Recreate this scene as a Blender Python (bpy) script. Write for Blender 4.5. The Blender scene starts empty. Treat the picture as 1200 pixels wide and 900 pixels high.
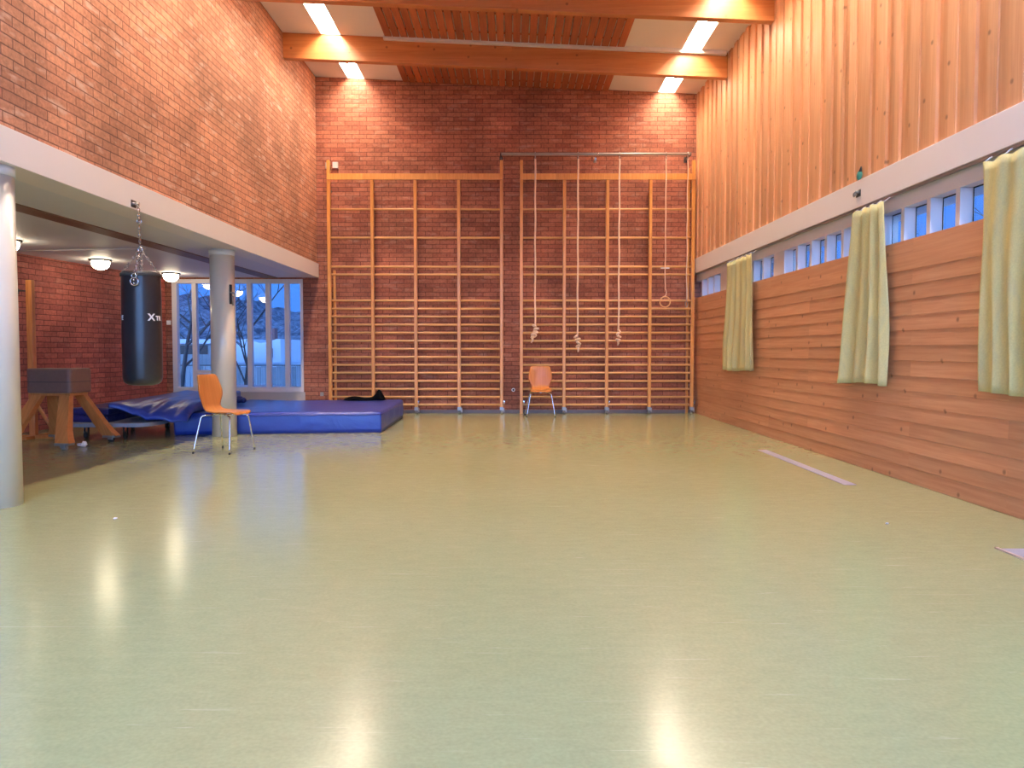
import bpy, bmesh, math, random
from mathutils import Vector, Matrix, Euler
random.seed(7)
PI = math.pi
SC = bpy.context.scene
COL = SC.collection
YB = 13.65                      # inner face of the back wall

# ------------------------------------------------------------------ mesh helpers
class MB:
    def __init__(s, tf=None):
        s.bm = bmesh.new(); s.tf = tf
    def _v(s, p):
        return s.bm.verts.new(p)
    def box(s, x0, x1, y0, y1, z0, z1, mat=None):
        ps = [(x0,y0,z0),(x1,y0,z0),(x1,y1,z0),(x0,y1,z0),(x0,y0,z1),(x1,y0,z1),(x1,y1,z1),(x0,y1,z1)]
        if mat: ps = [mat @ Vector(p) for p in ps]
        v = [s._v(p) for p in ps]
        for f in ((0,3,2,1),(4,5,6,7),(0,1,5,4),(1,2,6,5),(2,3,7,6),(3,0,4,7)):
            s.bm.faces.new([v[i] for i in f])
        return s
    def prism(s, pts, axis, a0, a1):
        """closed polygon pts (u,v) extruded along axis"""
        def mk(u, v, a):
            return {'x':(a,u,v),'y':(u,a,v),'z':(u,v,a)}[axis]
        A = [s._v(mk(u,v,a0)) for u,v in pts]; B = [s._v(mk(u,v,a1)) for u,v in pts]
        n = len(pts)
        s.bm.faces.new(A[::-1]); s.bm.faces.new(B)
        for i in range(n):
            s.bm.faces.new([A[i],A[(i+1)%n],B[(i+1)%n],B[i]])
        return s
    def tube(s, path, r, n=10, cap=True):
        path = [Vector(p) for p in path]
        rs = r if isinstance(r,(list,tuple)) else [r]*len(path)
        rings = []; up = None
        for i,p in enumerate(path):
            if i == 0: t = path[1]-p
            elif i == len(path)-1: t = p-path[i-1]
            else: t = (path[i+1]-p).normalized()+(p-path[i-1]).normalized()
            t.normalize()
            if up is None:
                up = t.orthogonal().normalized()
            else:
                up = (up - t*up.dot(t))
                up = up.normalized() if up.length > 1e-6 else t.orthogonal().normalized()
            b = t.cross(up)
            rings.append([s._v(p+(up*math.cos(2*PI*k/n)+b*math.sin(2*PI*k/n))*rs[i]) for k in range(n)])
        for A,B in zip(rings, rings[1:]):
            for k in range(n):
                f = s.bm.faces.new([A[k],A[(k+1)%n],B[(k+1)%n],B[k]]); f.smooth = True
        if cap:
            s.bm.faces.new(rings[0][::-1]); s.bm.faces.new(rings[-1])
        return s
    def torus(s, c, R, r, M=None, n=28, m=10):
        c = Vector(c); M = M or Matrix.Identity(3); rings = []
        for i in range(n):
            a = 2*PI*i/n; ring = []
            for k in range(m):
                b = 2*PI*k/m
                ring.append(s._v(c + M @ Vector(((R+r*math.cos(b))*math.cos(a), (R+r*math.cos(b))*math.sin(a), r*math.sin(b)))))
            rings.append(ring)
        for i in range(n):
            A, B = rings[i], rings[(i+1)%n]
            for k in range(m):
                f = s.bm.faces.new([A[k],B[k],B[(k+1)%m],A[(k+1)%m]]); f.smooth = True
        return s
    def lathe(s, prof, c=(0,0,0), n=32, smooth=True):
        rings = []
        for r,z in prof:
            if r < 1e-5: rings.append([s._v((c[0],c[1],c[2]+z))])
            else: rings.append([s._v((c[0]+r*math.cos(2*PI*k/n), c[1]+r*math.sin(2*PI*k/n), c[2]+z)) for k in range(n)])
        for A,B in zip(rings, rings[1:]):
            for k in range(n):
                if len(A)==1 and len(B)==1: continue
                if len(A)==1: f = s.bm.faces.new([A[0],B[k],B[(k+1)%n]])
                elif len(B)==1: f = s.bm.faces.new([A[k],B[0],A[(k+1)%n]])
                else: f = s.bm.faces.new([A[k],B[k],B[(k+1)%n],A[(k+1)%n]])
                f.smooth = smooth
        return s
    def grid(s, fn, nu, nv, smooth=True):
        V = [[s._v(fn(i/nu, j/nv)) for j in range(nv+1)] for i in range(nu+1)]
        for i in range(nu):
            for j in range(nv):
                f = s.bm.faces.new([V[i][j],V[i+1][j],V[i+1][j+1],V[i][j+1]]); f.smooth = smooth
        return s
    def blob(s, c, rx, ry, rz, M=None, n=12, m=8, wob=0.0, seed=0):
        rnd = random.Random(seed); M = M or Matrix.Identity(3); c = Vector(c); rings = []
        for j in range(m+1):
            th = PI*j/m
            if j in (0,m): rings.append([s._v(c+M@Vector((0,0,rz*math.cos(th))))])
            else:
                rings.append([s._v(c+M@(Vector((rx*math.sin(th)*math.cos(2*PI*k/n), ry*math.sin(th)*math.sin(2*PI*k/n), rz*math.cos(th)))*(1+wob*rnd.uniform(-1,1)))) for k in range(n)])
        for A,B in zip(rings, rings[1:]):
            for k in range(n):
                if len(A)==1: f = s.bm.faces.new([A[0],B[k],B[(k+1)%n]])
                elif len(B)==1: f = s.bm.faces.new([A[k],B[0],A[(k+1)%n]])
                else: f = s.bm.faces.new([A[k],B[k],B[(k+1)%n],A[(k+1)%n]])
                f.smooth = True
        return s
    def build(s, name, mat, parent=None, bevel=0.0, origin=None):
        bm = s.bm
        if s.tf:
            for v in bm.verts: v.co = s.tf(v.co)
        bmesh.ops.recalc_face_normals(bm, faces=bm.faces)
        if bevel > 0:
            bmesh.ops.bevel(bm, geom=[e for e in bm.edges if len(e.link_faces)==2 and e.calc_face_angle(0) > 0.6], offset=bevel, segments=2, affect='EDGES', profile=0.6)
        if origin is not None:
            o3 = Vector(origin)
            for v in bm.verts: v.co -= o3
        me = bpy.data.meshes.new(name); bm.to_mesh(me); bm.free()
        o = bpy.data.objects.new(name, me); COL.objects.link(o)
        if origin is not None: o.location = origin
        if parent: o.parent = parent
        for m_ in (mat if isinstance(mat,(list,tuple)) else [mat]): me.materials.append(m_)
        return o

def tag(o, label=None, cat=None, group=None, kind=None):
    if label: o['label'] = label
    if cat: o['category'] = cat
    if group: o['group'] = group
    if kind: o['kind'] = kind
    return o
def thing(name, loc, label, cat, group=None, rz=0.0):
    o = bpy.data.objects.new(name, None); COL.objects.link(o)
    o.location = loc; o.rotation_euler = (0,0,rz); o.empty_display_size = .1
    return tag(o, label, cat, group)
def struct(o, label=None): return tag(o, label, None, None, 'structure')
def copy_tree(o, parent=None):
    c = o.copy(); COL.objects.link(c)
    if parent: c.parent = parent
    for ch in list(o.children): copy_tree(ch, c)
    return c

# ------------------------------------------------------------------ materials
class NT:
    def __init__(s, name):
        s.m = bpy.data.materials.new(name); s.m.use_nodes = True
        s.t = s.m.node_tree; s.t.nodes.clear()
        s.out = s.t.nodes.new('ShaderNodeOutputMaterial')
    def n(s, typ, **kw):
        nd = s.t.nodes.new(typ)
        for k,v in kw.items():
            if k.startswith('_'): setattr(nd, k[1:], v)
            else:
                key = int(k[1:]) if k[0]=='i' and k[1:].isdigit() else k.replace('__',' ')
                nd.inputs[key].default_value = v
        return nd
    def l(s, a, b): s.t.links.new(a, b)
    def val(s, x, nd_in):
        if hasattr(x, 'default_value') or hasattr(x, 'is_linked'): s.l(x, nd_in)
        else: nd_in.default_value = x
def rgb(c): return (c[0],c[1],c[2],1)
def srgb(r,g,b):
    f = lambda v: (v/255/12.92) if v/255 <= .04045 else ((v/255+.055)/1.055)**2.4
    return (f(r),f(g),f(b),1)
def bsdf(nt, color, rough=.5, metal=0, **kw):
    b = nt.n('ShaderNodeBsdfPrincipled')
    nt.val(color, b.inputs['Base Color']); nt.val(rough, b.inputs['Roughness']); b.inputs['Metallic'].default_value = metal
    for k,v in kw.items(): nt.val(v, b.inputs[k.replace('__',' ')])
    nt.l(b.outputs[0], nt.out.inputs[0]); return b
def plain(name, color, rough=.5, metal=0, var=.06, scale=8, bump=0.0, **kw):
    nt = NT(name)
    tc = nt.n('ShaderNodeTexCoord'); nz = nt.n('ShaderNodeTexNoise', Scale=scale, Detail=4.0)
    nt.l(tc.outputs['Object'], nz.inputs['Vector'])
    ramp = nt.n('ShaderNodeMapRange'); ramp.inputs[3].default_value = 1-var; ramp.inputs[4].default_value = 1+var
    nt.l(nz.outputs[0], ramp.inputs[0])
    mx = nt.n('ShaderNodeVectorMath', _operation='SCALE'); mx.inputs[0].default_value = color[:3]
    nt.l(ramp.outputs[0], mx.inputs['Scale'])
    b = bsdf(nt, mx.outputs[0], rough, metal, **kw)
    if bump:
        bp = nt.n('ShaderNodeBump', Strength=bump, Distance=.01); nt.l(nz.outputs[0], bp.inputs['Height']); nt.l(bp.outputs[0], b.inputs['Normal'])
    return nt.m
def emit(name, color, strength):
    nt = NT(name); e = nt.n('ShaderNodeEmission', Color=rgb(color), Strength=strength); nt.l(e.outputs[0], nt.out.inputs[0]); return nt.m

def remap(nt, order, scale=(1,1,1), loc=(0,0,0)):
    """object coordinates rearranged: order 'xz' -> (x,z,0)"""
    tc = nt.n('ShaderNodeTexCoord'); sp = nt.n('ShaderNodeSeparateXYZ'); cb = nt.n('ShaderNodeCombineXYZ')
    nt.l(tc.outputs['Object'], sp.inputs[0])
    for i,ch in enumerate(order): nt.l(sp.outputs['xyz'.index(ch)], cb.inputs[i])
    mp = nt.n('ShaderNodeMapping'); mp.inputs['Scale'].default_value = scale; mp.inputs['Location'].default_value = loc
    nt.l(cb.outputs[0], mp.inputs[0]); return mp.outputs[0]

def brick_mat(name, order, c1, c2, pale=.0, dark=1.0, wear=(0.,0.)):
    nt = NT(name); v = remap(nt, order)
    # slight wobble of the joints
    nzw = nt.n('ShaderNodeTexNoise', Scale=9.0, Detail=2.0); nt.l(v, nzw.inputs['Vector'])
    vs = nt.n('ShaderNodeVectorMath', _operation='SUBTRACT'); nt.l(nzw.outputs['Color'], vs.inputs[0]); vs.inputs[1].default_value = (.5,.5,.5)
    vm = nt.n('ShaderNodeVectorMath', _operation='SCALE'); nt.l(vs.outputs[0], vm.inputs[0]); vm.inputs['Scale'].default_value = .008
    va = nt.n('ShaderNodeVectorMath', _operation='ADD'); nt.l(v, va.inputs[0]); nt.l(vm.outputs[0], va.inputs[1])
    br = nt.n('ShaderNodeTexBrick', Scale=1.0, Mortar__Size=.0055, Mortar__Smooth=.25, Bias=-.1, Brick__Width=.255, Row__Height=.0765)
    br.offset = .5; br.inputs['Color1'].default_value = rgb(c1); br.inputs['Color2'].default_value = rgb(c2)
    br.inputs['Mortar'].default_value = rgb((c2[0]*.46,c2[1]*.46,c2[2]*.48))
    nt.l(va.outputs[0], br.inputs['Vector'])
    # fine grain inside the bricks
    n1 = nt.n('ShaderNodeTexNoise', Scale=26.0, Detail=5.0, Roughness=.65); nt.l(v, n1.inputs['Vector'])
    r1 = nt.n('ShaderNodeMapRange'); r1.inputs[1].default_value=.3; r1.inputs[2].default_value=.7; r1.inputs[3].default_value=.72*dark; r1.inputs[4].default_value=1.25*dark
    nt.l(n1.outputs[0], r1.inputs[0])
    sc = nt.n('ShaderNodeVectorMath', _operation='SCALE'); nt.l(br.outputs['Color'], sc.inputs[0]); nt.l(r1.outputs[0], sc.inputs['Scale'])
    # clusters of paler / darker bricks
    n2 = nt.n('ShaderNodeTexNoise', Scale=1.1, Detail=3.0); nt.l(v, n2.inputs['Vector'])
    r2 = nt.n('ShaderNodeMapRange'); r2.inputs[1].default_value=.35; r2.inputs[2].default_value=.65; r2.inputs[3].default_value=.70; r2.inputs[4].default_value=1.18
    nt.l(n2.outputs[0], r2.inputs[0])
    sc2 = nt.n('ShaderNodeVectorMath', _operation='SCALE'); nt.l(sc.outputs[0], sc2.inputs[0]); nt.l(r2.outputs[0], sc2.inputs['Scale'])
    col = sc2.outputs[0]
    if pale > 0:
        st = remap(nt, order, (2.2,6.5,1), (3.1,1.7,0))
        n3 = nt.n('ShaderNodeTexNoise', Scale=1.6, Detail=4.0, Roughness=.6); nt.l(st, n3.inputs['Vector'])
        r3 = nt.n('ShaderNodeMapRange'); r3.inputs[1].default_value=.56; r3.inputs[2].default_value=.70; r3.inputs[3].default_value=0; r3.inputs[4].default_value=pale
        nt.l(n3.outputs[0], r3.inputs[0])
        inv = nt.n('ShaderNodeMath', _operation='SUBTRACT'); inv.inputs[0].default_value = 1; nt.l(br.outputs['Fac'], inv.inputs[1])
        mm = nt.n('ShaderNodeMath', _operation='MULTIPLY'); nt.l(r3.outputs[0], mm.inputs[0]); nt.l(inv.outputs[0], mm.inputs[1])
        mx = nt.n('ShaderNodeMix', _data_type='RGBA'); nt.l(mm.outputs[0], mx.inputs[0]); nt.l(col, mx.inputs[6]); mx.inputs[7].default_value = (.62,.42,.33,1)
        col = mx.outputs[2]
    b = bsdf(nt, col, .82)
    inv2 = nt.n('ShaderNodeMath', _operation='SUBTRACT'); inv2.inputs[0].default_value = 1; nt.l(br.outputs['Fac'], inv2.inputs[1])
    hn = nt.n('ShaderNodeMath', _operation='MULTIPLY_ADD'); nt.l(n1.outputs[0], hn.inputs[0]); hn.inputs[1].default_value=.35; nt.l(inv2.outputs[0], hn.inputs[2])
    bp = nt.n('ShaderNodeBump', Strength=.6, Distance=.006); nt.l(hn.outputs[0], bp.inputs['Height']); nt.l(bp.outputs[0], b.inputs['Normal'])
    return nt.m

def wood_mat(name, order, base, dark, cell=(3.2,.127), grain=(.6,16,.6), tone=.25, rough=.5, knots=True, off=(0,0,0), coat=0.0):
    """boards run along the first axis of order; cell = board length, board width"""
    nt = NT(name); v = remap(nt, order, (1,1,1), off)
    br = nt.n('ShaderNodeTexBrick', Scale=1.0, Mortar__Size=0.0, Brick__Width=cell[0], Row__Height=cell[1]); br.offset = .37
    br.inputs['Color1'].default_value=(0,0,0,1); br.inputs['Color2'].default_value=(1,1,1,1); br.inputs['Mortar'].default_value=(.5,.5,.5,1)
    nt.l(v, br.inputs['Vector'])
    rt = nt.n('ShaderNodeMapRange'); rt.inputs[3].default_value=1-tone; rt.inputs[4].default_value=1+tone*.6
    sx = nt.n('ShaderNodeSeparateColor'); nt.l(br.outputs['Color'], sx.inputs[0]); nt.l(sx.outputs[0], rt.inputs[0])
    g = remap(nt, order, grain, off); ng = nt.n('ShaderNodeTexNoise', Scale=2.2, Detail=6.0, Roughness=.62, Distortion=.4)
    ad = nt.n('ShaderNodeVectorMath', _operation='MULTIPLY_ADD'); nt.l(br.outputs['Color'], ad.inputs[0]); ad.inputs[1].default_value=(7,3,5); nt.l(g, ad.inputs[2]); nt.l(ad.outputs[0], ng.inputs['Vector'])
    rg = nt.n('ShaderNodeMapRange'); rg.inputs[1].default_value=.32; rg.inputs[2].default_value=.7; nt.l(ng.outputs[0], rg.inputs[0])
    mx = nt.n('ShaderNodeMix', _data_type='RGBA'); nt.l(rg.outputs[0], mx.inputs[0]); mx.inputs[6].default_value=rgb(dark); mx.inputs[7].default_value=rgb(base)
    sc = nt.n('ShaderNodeVectorMath', _operation='SCALE'); nt.l(mx.outputs[2], sc.inputs[0]); nt.l(rt.outputs[0], sc.inputs['Scale'])
    col = sc.outputs[0]
    if knots:
        vo = nt.n('ShaderNodeTexVoronoi', _voronoi_dimensions='2D', Scale=2.3); nt.l(v, vo.inputs['Vector'])
        rk = nt.n('ShaderNodeMapRange'); rk.inputs[1].default_value=.02; rk.inputs[2].default_value=.055; rk.inputs[3].default_value=.75; rk.inputs[4].default_value=0
        nt.l(vo.outputs['Distance'], rk.inputs[0])
        mk = nt.n('ShaderNodeMix', _data_type='RGBA'); nt.l(rk.outputs[0], mk.inputs[0]); nt.l(col, mk.inputs[6]); mk.inputs[7].default_value=rgb([c*.35 for c in dark[:3]])
        col = mk.outputs[2]
    b = bsdf(nt, col, rough, Coat__Weight=coat, Coat__Roughness=.15)
    bp = nt.n('ShaderNodeBump', Strength=.12, Distance=.004); nt.l(ng.outputs[0], bp.inputs['Height']); nt.l(bp.outputs[0], b.inputs['Normal'])
    return nt.m

M = {}
RED1, RED2 = (.43,.155,.088), (.29,.090,.054)
M['brick_back'] = brick_mat('brick_back', 'xzy', RED1, RED2, pale=.25)
M['brick_left'] = brick_mat('brick_left', 'yzx', (.60,.275,.165), (.45,.185,.11), pale=.8)
M['brick_alcove'] = brick_mat('brick_alcove', 'yzx', (.50,.13,.09), (.34,.085,.062), pale=.12)
M['white_paint'] = plain('white_paint', (.74,.70,.67), .45, var=.02, scale=1.5)
M['beam_paint'] = plain('beam_paint', (.82,.77,.76), .5, var=.02, scale=2)
M['soffit_paint'] = plain('soffit_paint', (.74,.73,.76), .55, var=.03, scale=1.3)
M['ceiling_white'] = plain('ceiling_white', (.78,.74,.70), .8, var=.03, scale=2)
M['frame_paint'] = plain('frame_paint', (.72,.68,.68), .45, var=.03, scale=4)
M['column_paint'] = plain('column_paint', (.68,.62,.52), .28, var=.03, scale=3, Coat__Weight=.4, Coat__Roughness=.2)
M['cap_paint'] = plain('cap_paint', (.72,.74,.78), .45, var=.03)
M['panel'] = wood_mat('panel', 'yzx', (.68,.35,.19), (.56,.25,.125), cell=(3.4,.127), tone=.14, rough=.5, off=(.4,.001,0))
M['cladding'] = wood_mat('cladding', 'zyx', (.72,.385,.20), (.60,.29,.14), cell=(40,.135), tone=.2, rough=.5)
M['beam_wood'] = wood_mat('beam_wood', 'xzy', (.60,.235,.075), (.46,.15,.042), cell=(50,.11), grain=(.5,9,.5), tone=.08, rough=.36)
M['slat_wood'] = wood_mat('slat_wood', 'yxz', (.50,.145,.05), (.34,.085,.03), cell=(30,.12), tone=.2, rough=.45, knots=False)
M['bar_wood'] = wood_mat('bar_wood', 'zxy', (.78,.37,.09), (.62,.25,.05), cell=(9,.9), grain=(1.5,20,3), tone=.1, rough=.3, knots=False)
M['rung_wood'] = wood_mat('rung_wood', 'xzy', (.84,.50,.22), (.72,.38,.14), cell=(9,.9), grain=(1.5,20,3), tone=.1, rough=.35, knots=False)
M['chair_wood'] = wood_mat('chair_wood', 'zyx', (.60,.235,.062), (.50,.17,.04), cell=(9,9), grain=(1.2,14,2), tone=.05, rough=.28, knots=False)
M['leg_wood'] = wood_mat('leg_wood', 'zxy', (.72,.27,.075), (.56,.18,.045), cell=(9,9), grain=(1.5,16,3), tone=.05, rough=.4, knots=False)
M['dark_strip'] = wood_mat('dark_strip', 'yxz', (.24,.115,.08), (.16,.07,.05), cell=(3,1), tone=.1, knots=False)
M['chrome'] = plain('chrome', (.72,.72,.74), .16, 1.0, var=.02)
M['steel'] = plain('steel', (.34,.33,.32), .45, .7, var=.1)
M['galvanised'] = plain('galvanised', (.40,.37,.33), .5, .5, var=.15, scale=20)
M['dark_metal'] = plain('dark_metal', (.06,.05,.05), .5, .5)
M['rope'] = plain('rope', (.80,.58,.42), .9, var=.15, scale=60, bump=.5)
M['rubber'] = plain('rubber', (.03,.03,.03), .7)
M['black_cloth'] = plain('black_cloth', (.006,.006,.007), 1.0, var=.3, scale=14, Specular__IOR__Level=0.0)
M['bag_vinyl'] = plain('bag_vinyl', (.017,.017,.022), .3, var=.1, scale=5, bump=.15)
M['letter_white'] = plain('letter_white', (.85,.85,.88), .5)
M['leather'] = plain('leather', (.20,.105,.075), .55, var=.12, scale=25, bump=.2)
M['grey_board'] = plain('grey_board', (.30,.31,.36), .5)
M['plate'] = plain('plate', (.34,.33,.42), .5, .2, var=.08, scale=12)
M['plate_edge'] = plain('plate_edge', (.70,.58,.55), .3, .6)
M['paper'] = plain('paper', (.85,.83,.85), .8)
M['green_plastic'] = plain('green_plastic', (.05,.27,.22), .4)
M['snow'] = plain('snow', (.82,.84,.88), .9, var=.05, scale=1)
M['bark'] = plain('bark', (.10,.09,.09), .9, var=.3, scale=8)
M['house_wall'] = plain('house_wall', (.75,.78,.80), .8, var=.06, scale=2)
M['fence_wood'] = wood_mat('fence_wood', 'zxy', (.42,.44,.46), (.28,.30,.33), cell=(4,.14), tone=.3, rough=.8, knots=False)
M['chimney_brick'] = plain('chimney_brick', (.30,.14,.13), .9, var=.15)
M['tube_glow'] = emit('tube_glow', (1.0,.80,.60), 60)
M['globe_glow'] = emit('globe_glow', (1.0,.84,.58), 17)
M['added_cool_tube'] = emit('added_cool_tube', (.62,.84,1.36), 70)  # unseen cool tubes added to brighten the near floor

# vinyl of the mats
def vinyl(name, color, rough):
    nt = NT(name); tc = nt.n('ShaderNodeTexCoord')
    n1 = nt.n('ShaderNodeTexNoise', Scale=2.2, Detail=5.0, Distortion=1.2); nt.l(tc.outputs['Object'], n1.inputs['Vector'])
    n2 = nt.n('ShaderNodeTexNoise', Scale=40.0, Detail=2.0); nt.l(tc.outputs['Object'], n2.inputs['Vector'])
    r = nt.n('ShaderNodeMapRange'); r.inputs[3].default_value=.8; r.inputs[4].default_value=1.25; nt.l(n1.outputs[0], r.inputs[0])
    sc = nt.n('ShaderNodeVectorMath', _operation='SCALE'); sc.inputs[0].default_value=color; nt.l(r.outputs[0], sc.inputs['Scale'])
    b = bsdf(nt, sc.outputs[0], rough)
    bp = nt.n('ShaderNodeBump', Strength=.5, Distance=.03); nt.l(n1.outputs[0], bp.inputs['Height'])
    bp2 = nt.n('ShaderNodeBump', Strength=.1, Distance=.004); nt.l(n2.outputs[0], bp2.inputs['Height']); nt.l(bp.outputs[0], bp2.inputs['Normal']); nt.l(bp2.outputs[0], b.inputs['Normal'])
    return nt.m
M['mat_blue'] = vinyl('mat_blue', (.018,.046,.31), .33)
M['mat_navy'] = vinyl('mat_navy', (.014,.026,.17), .34)

# linoleum floor: olive green, waxed, scuffed, with sheet seams
def floor_mat():
    nt = NT('linoleum'); tc = nt.n('ShaderNodeTexCoord'); v = tc.outputs['Object']
    n1 = nt.n('ShaderNodeTexNoise', Scale=.8, Detail=5.0, Roughness=.6); nt.l(v, n1.inputs['Vector'])
    mp = nt.n('ShaderNodeMapping'); mp.inputs['Scale'].default_value=(1.2,3,1); nt.l(v, mp.inputs[0])
    n2 = nt.n('ShaderNodeTexNoise', Scale=7.0, Detail=6.0, Roughness=.7); nt.l(mp.outputs[0], n2.inputs['Vector'])
    n3 = nt.n('ShaderNodeTexNoise', Scale=70.0, Detail=3.0); nt.l(v, n3.inputs['Vector'])
    mix = nt.n('ShaderNodeMix', _data_type='RGBA'); mix.inputs[6].default_value=(.285,.312,.152,1); mix.inputs[7].default_value=(.34,.362,.20,1); nt.l(n1.outputs[0], mix.inputs[0])
    r2 = nt.n('ShaderNodeMapRange'); r2.inputs[1].default_value=.3; r2.inputs[2].default_value=.7; r2.inputs[3].default_value=.94; r2.inputs[4].default_value=1.05; nt.l(n2.outputs[0], r2.inputs[0])
    s1 = nt.n('ShaderNodeVectorMath', _operation='SCALE'); nt.l(mix.outputs[2], s1.inputs[0]); nt.l(r2.outputs[0], s1.inputs['Scale'])
    r3 = nt.n('ShaderNodeMapRange'); r3.inputs[1].default_value=.3; r3.inputs[2].default_value=.7; r3.inputs[3].default_value=.93; r3.inputs[4].default_value=1.06; nt.l(n3.outputs[0], r3.inputs[0])
    s2 = nt.n('ShaderNodeVectorMath', _operation='SCALE'); nt.l(s1.outputs[0], s2.inputs[0]); nt.l(r3.outputs[0], s2.inputs['Scale'])
    # light scuff streaks in two directions
    col = s2.outputs[0]
    for ang, sc_, lo in ((.5,(1.2,22,1),.66),(-.9,(1.0,26,1),.67),(1.35,(1.6,18,1),.67)):
        m3 = nt.n('ShaderNodeMapping'); m3.inputs['Rotation'].default_value=(0,0,ang); m3.inputs['Scale'].default_value=sc_; nt.l(v, m3.inputs[0])
        n4 = nt.n('ShaderNodeTexNoise', Scale=1.6, Detail=5.0, Roughness=.55, Distortion=.6); nt.l(m3.outputs[0], n4.inputs['Vector'])
        r4 = nt.n('ShaderNodeMapRange'); r4.inputs[1].default_value=lo; r4.inputs[2].default_value=lo+.08; r4.inputs[3].default_value=0; r4.inputs[4].default_value=.24; nt.l(n4.outputs[0], r4.inputs[0])
        mm = nt.n('ShaderNodeMix', _data_type='RGBA'); nt.l(r4.outputs[0], mm.inputs[0]); nt.l(col, mm.inputs[6]); mm.inputs[7].default_value=(.66,.63,.50,1); col = mm.outputs[2]
    # dark worn smudges
    n6 = nt.n('ShaderNodeTexNoise', Scale=2.3, Detail=4.0); nt.l(v, n6.inputs['Vector'])
    r6 = nt.n('ShaderNodeMapRange'); r6.inputs[1].default_value=.66; r6.inputs[2].default_value=.8; r6.inputs[3].default_value=0; r6.inputs[4].default_value=.35; nt.l(n6.outputs[0], r6.inputs[0])
    m6 = nt.n('ShaderNodeMix', _data_type='RGBA'); nt.l(r6.outputs[0], m6.inputs[0]); nt.l(col, m6.inputs[6]); m6.inputs[7].default_value=(.20,.19,.13,1); col = m6.outputs[2]
    # seams between the sheets (2 m wide, laid across the room)
    br = nt.n('ShaderNodeTexBrick', Scale=1.0, Mortar__Size=.0025, Mortar__Smooth=.3, Brick__Width=60.0, Row__Height=2.0); br.offset=0
    mp5 = nt.n('ShaderNodeMapping'); mp5.inputs['Location'].default_value=(30,2.5,0); nt.l(v, mp5.inputs[0]); nt.l(mp5.outputs[0], br.inputs['Vector'])
    sf = nt.n('ShaderNodeMath', _operation='MULTIPLY'); nt.l(br.outputs['Fac'], sf.inputs[0]); sf.inputs[1].default_value=.3
    m7 = nt.n('ShaderNodeMix', _data_type='RGBA'); nt.l(sf.outputs[0], m7.inputs[0]); nt.l(col, m7.inputs[6]); m7.inputs[7].default_value=(.18,.16,.08,1); col = m7.outputs[2]
    rr = nt.n('ShaderNodeMapRange'); rr.inputs[1].default_value=.3; rr.inputs[2].default_value=.7; rr.inputs[3].default_value=.15; rr.inputs[4].default_value=.22; nt.l(n2.outputs[0], rr.inputs[0])
    b = bsdf(nt, col, rr.outputs[0]); b.inputs['Specular IOR Level'].default_value=.5
    return nt.m
M['floor'] = floor_mat()

def curtain_mat():
    nt = NT('curtain_cloth'); v = remap(nt, 'yzx', (5,1.2,1))
    n1 = nt.n('ShaderNodeTexNoise', Scale=2.0, Detail=5.0, Roughness=.6, Distortion=.8); nt.l(v, n1.inputs['Vector'])
    tc = nt.n('ShaderNodeTexCoord'); n2 = nt.n('ShaderNodeTexNoise', Scale=90.0, Detail=3.0); nt.l(tc.outputs['Object'], n2.inputs['Vector'])
    r = nt.n('ShaderNodeMapRange'); r.inputs[1].default_value=.25; r.inputs[2].default_value=.75; nt.l(n1.outputs[0], r.inputs[0])
    mx = nt.n('ShaderNodeMix', _data_type='RGBA'); nt.l(r.outputs[0], mx.inputs[0]); mx.inputs[6].default_value=(.60,.60,.34,1); mx.inputs[7].default_value=(.80,.70,.30,1)
    r2 = nt.n('ShaderNodeMapRange'); r2.inputs[1].default_value=.3; r2.inputs[2].default_value=.7; r2.inputs[3].default_value=.93; r2.inputs[4].default_value=1.05; nt.l(n2.outputs[0], r2.inputs[0])
    sc = nt.n('ShaderNodeVectorMath', _operation='SCALE'); nt.l(mx.outputs[2], sc.inputs[0]); nt.l(r2.outputs[0], sc.inputs['Scale'])
    b = nt.n('ShaderNodeBsdfPrincipled', Roughness=.9); nt.l(sc.outputs[0], b.inputs['Base Color'])
    tr = nt.n('ShaderNodeBsdfTranslucent'); nt.l(sc.outputs[0], tr.inputs[0])
    ms = nt.n('ShaderNodeMixShader', Fac=.2); nt.l(b.outputs[0], ms.inputs[1]); nt.l(tr.outputs[0], ms.inputs[2]); nt.l(ms.outputs[0], nt.out.inputs[0])
    return nt.m
M['curtain'] = curtain_mat()

def glass_mat():
    nt = NT('window_glass'); fr = nt.n('ShaderNodeFresnel', IOR=1.5)
    ge = nt.n('ShaderNodeNewGeometry'); io = nt.n('ShaderNodeMapRange'); io.inputs[3].default_value = 1.5; io.inputs[4].default_value = 1/1.5
    nt.l(ge.outputs['Backfacing'], io.inputs[0]); nt.l(io.outputs[0], fr.inputs['IOR'])
    tr = nt.n('ShaderNodeBsdfTransparent', Color=(.93,.96,.97,1)); gl = nt.n('ShaderNodeBsdfGlossy', Roughness=.01)
    ms = nt.n('ShaderNodeMixShader'); nt.l(fr.outputs[0], ms.inputs[0]); nt.l(tr.outputs[0], ms.inputs[1]); nt.l(gl.outputs[0], ms.inputs[2]); nt.l(ms.outputs[0], nt.out.inputs[0])
    return nt.m
M['glass'] = glass_mat()

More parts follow.
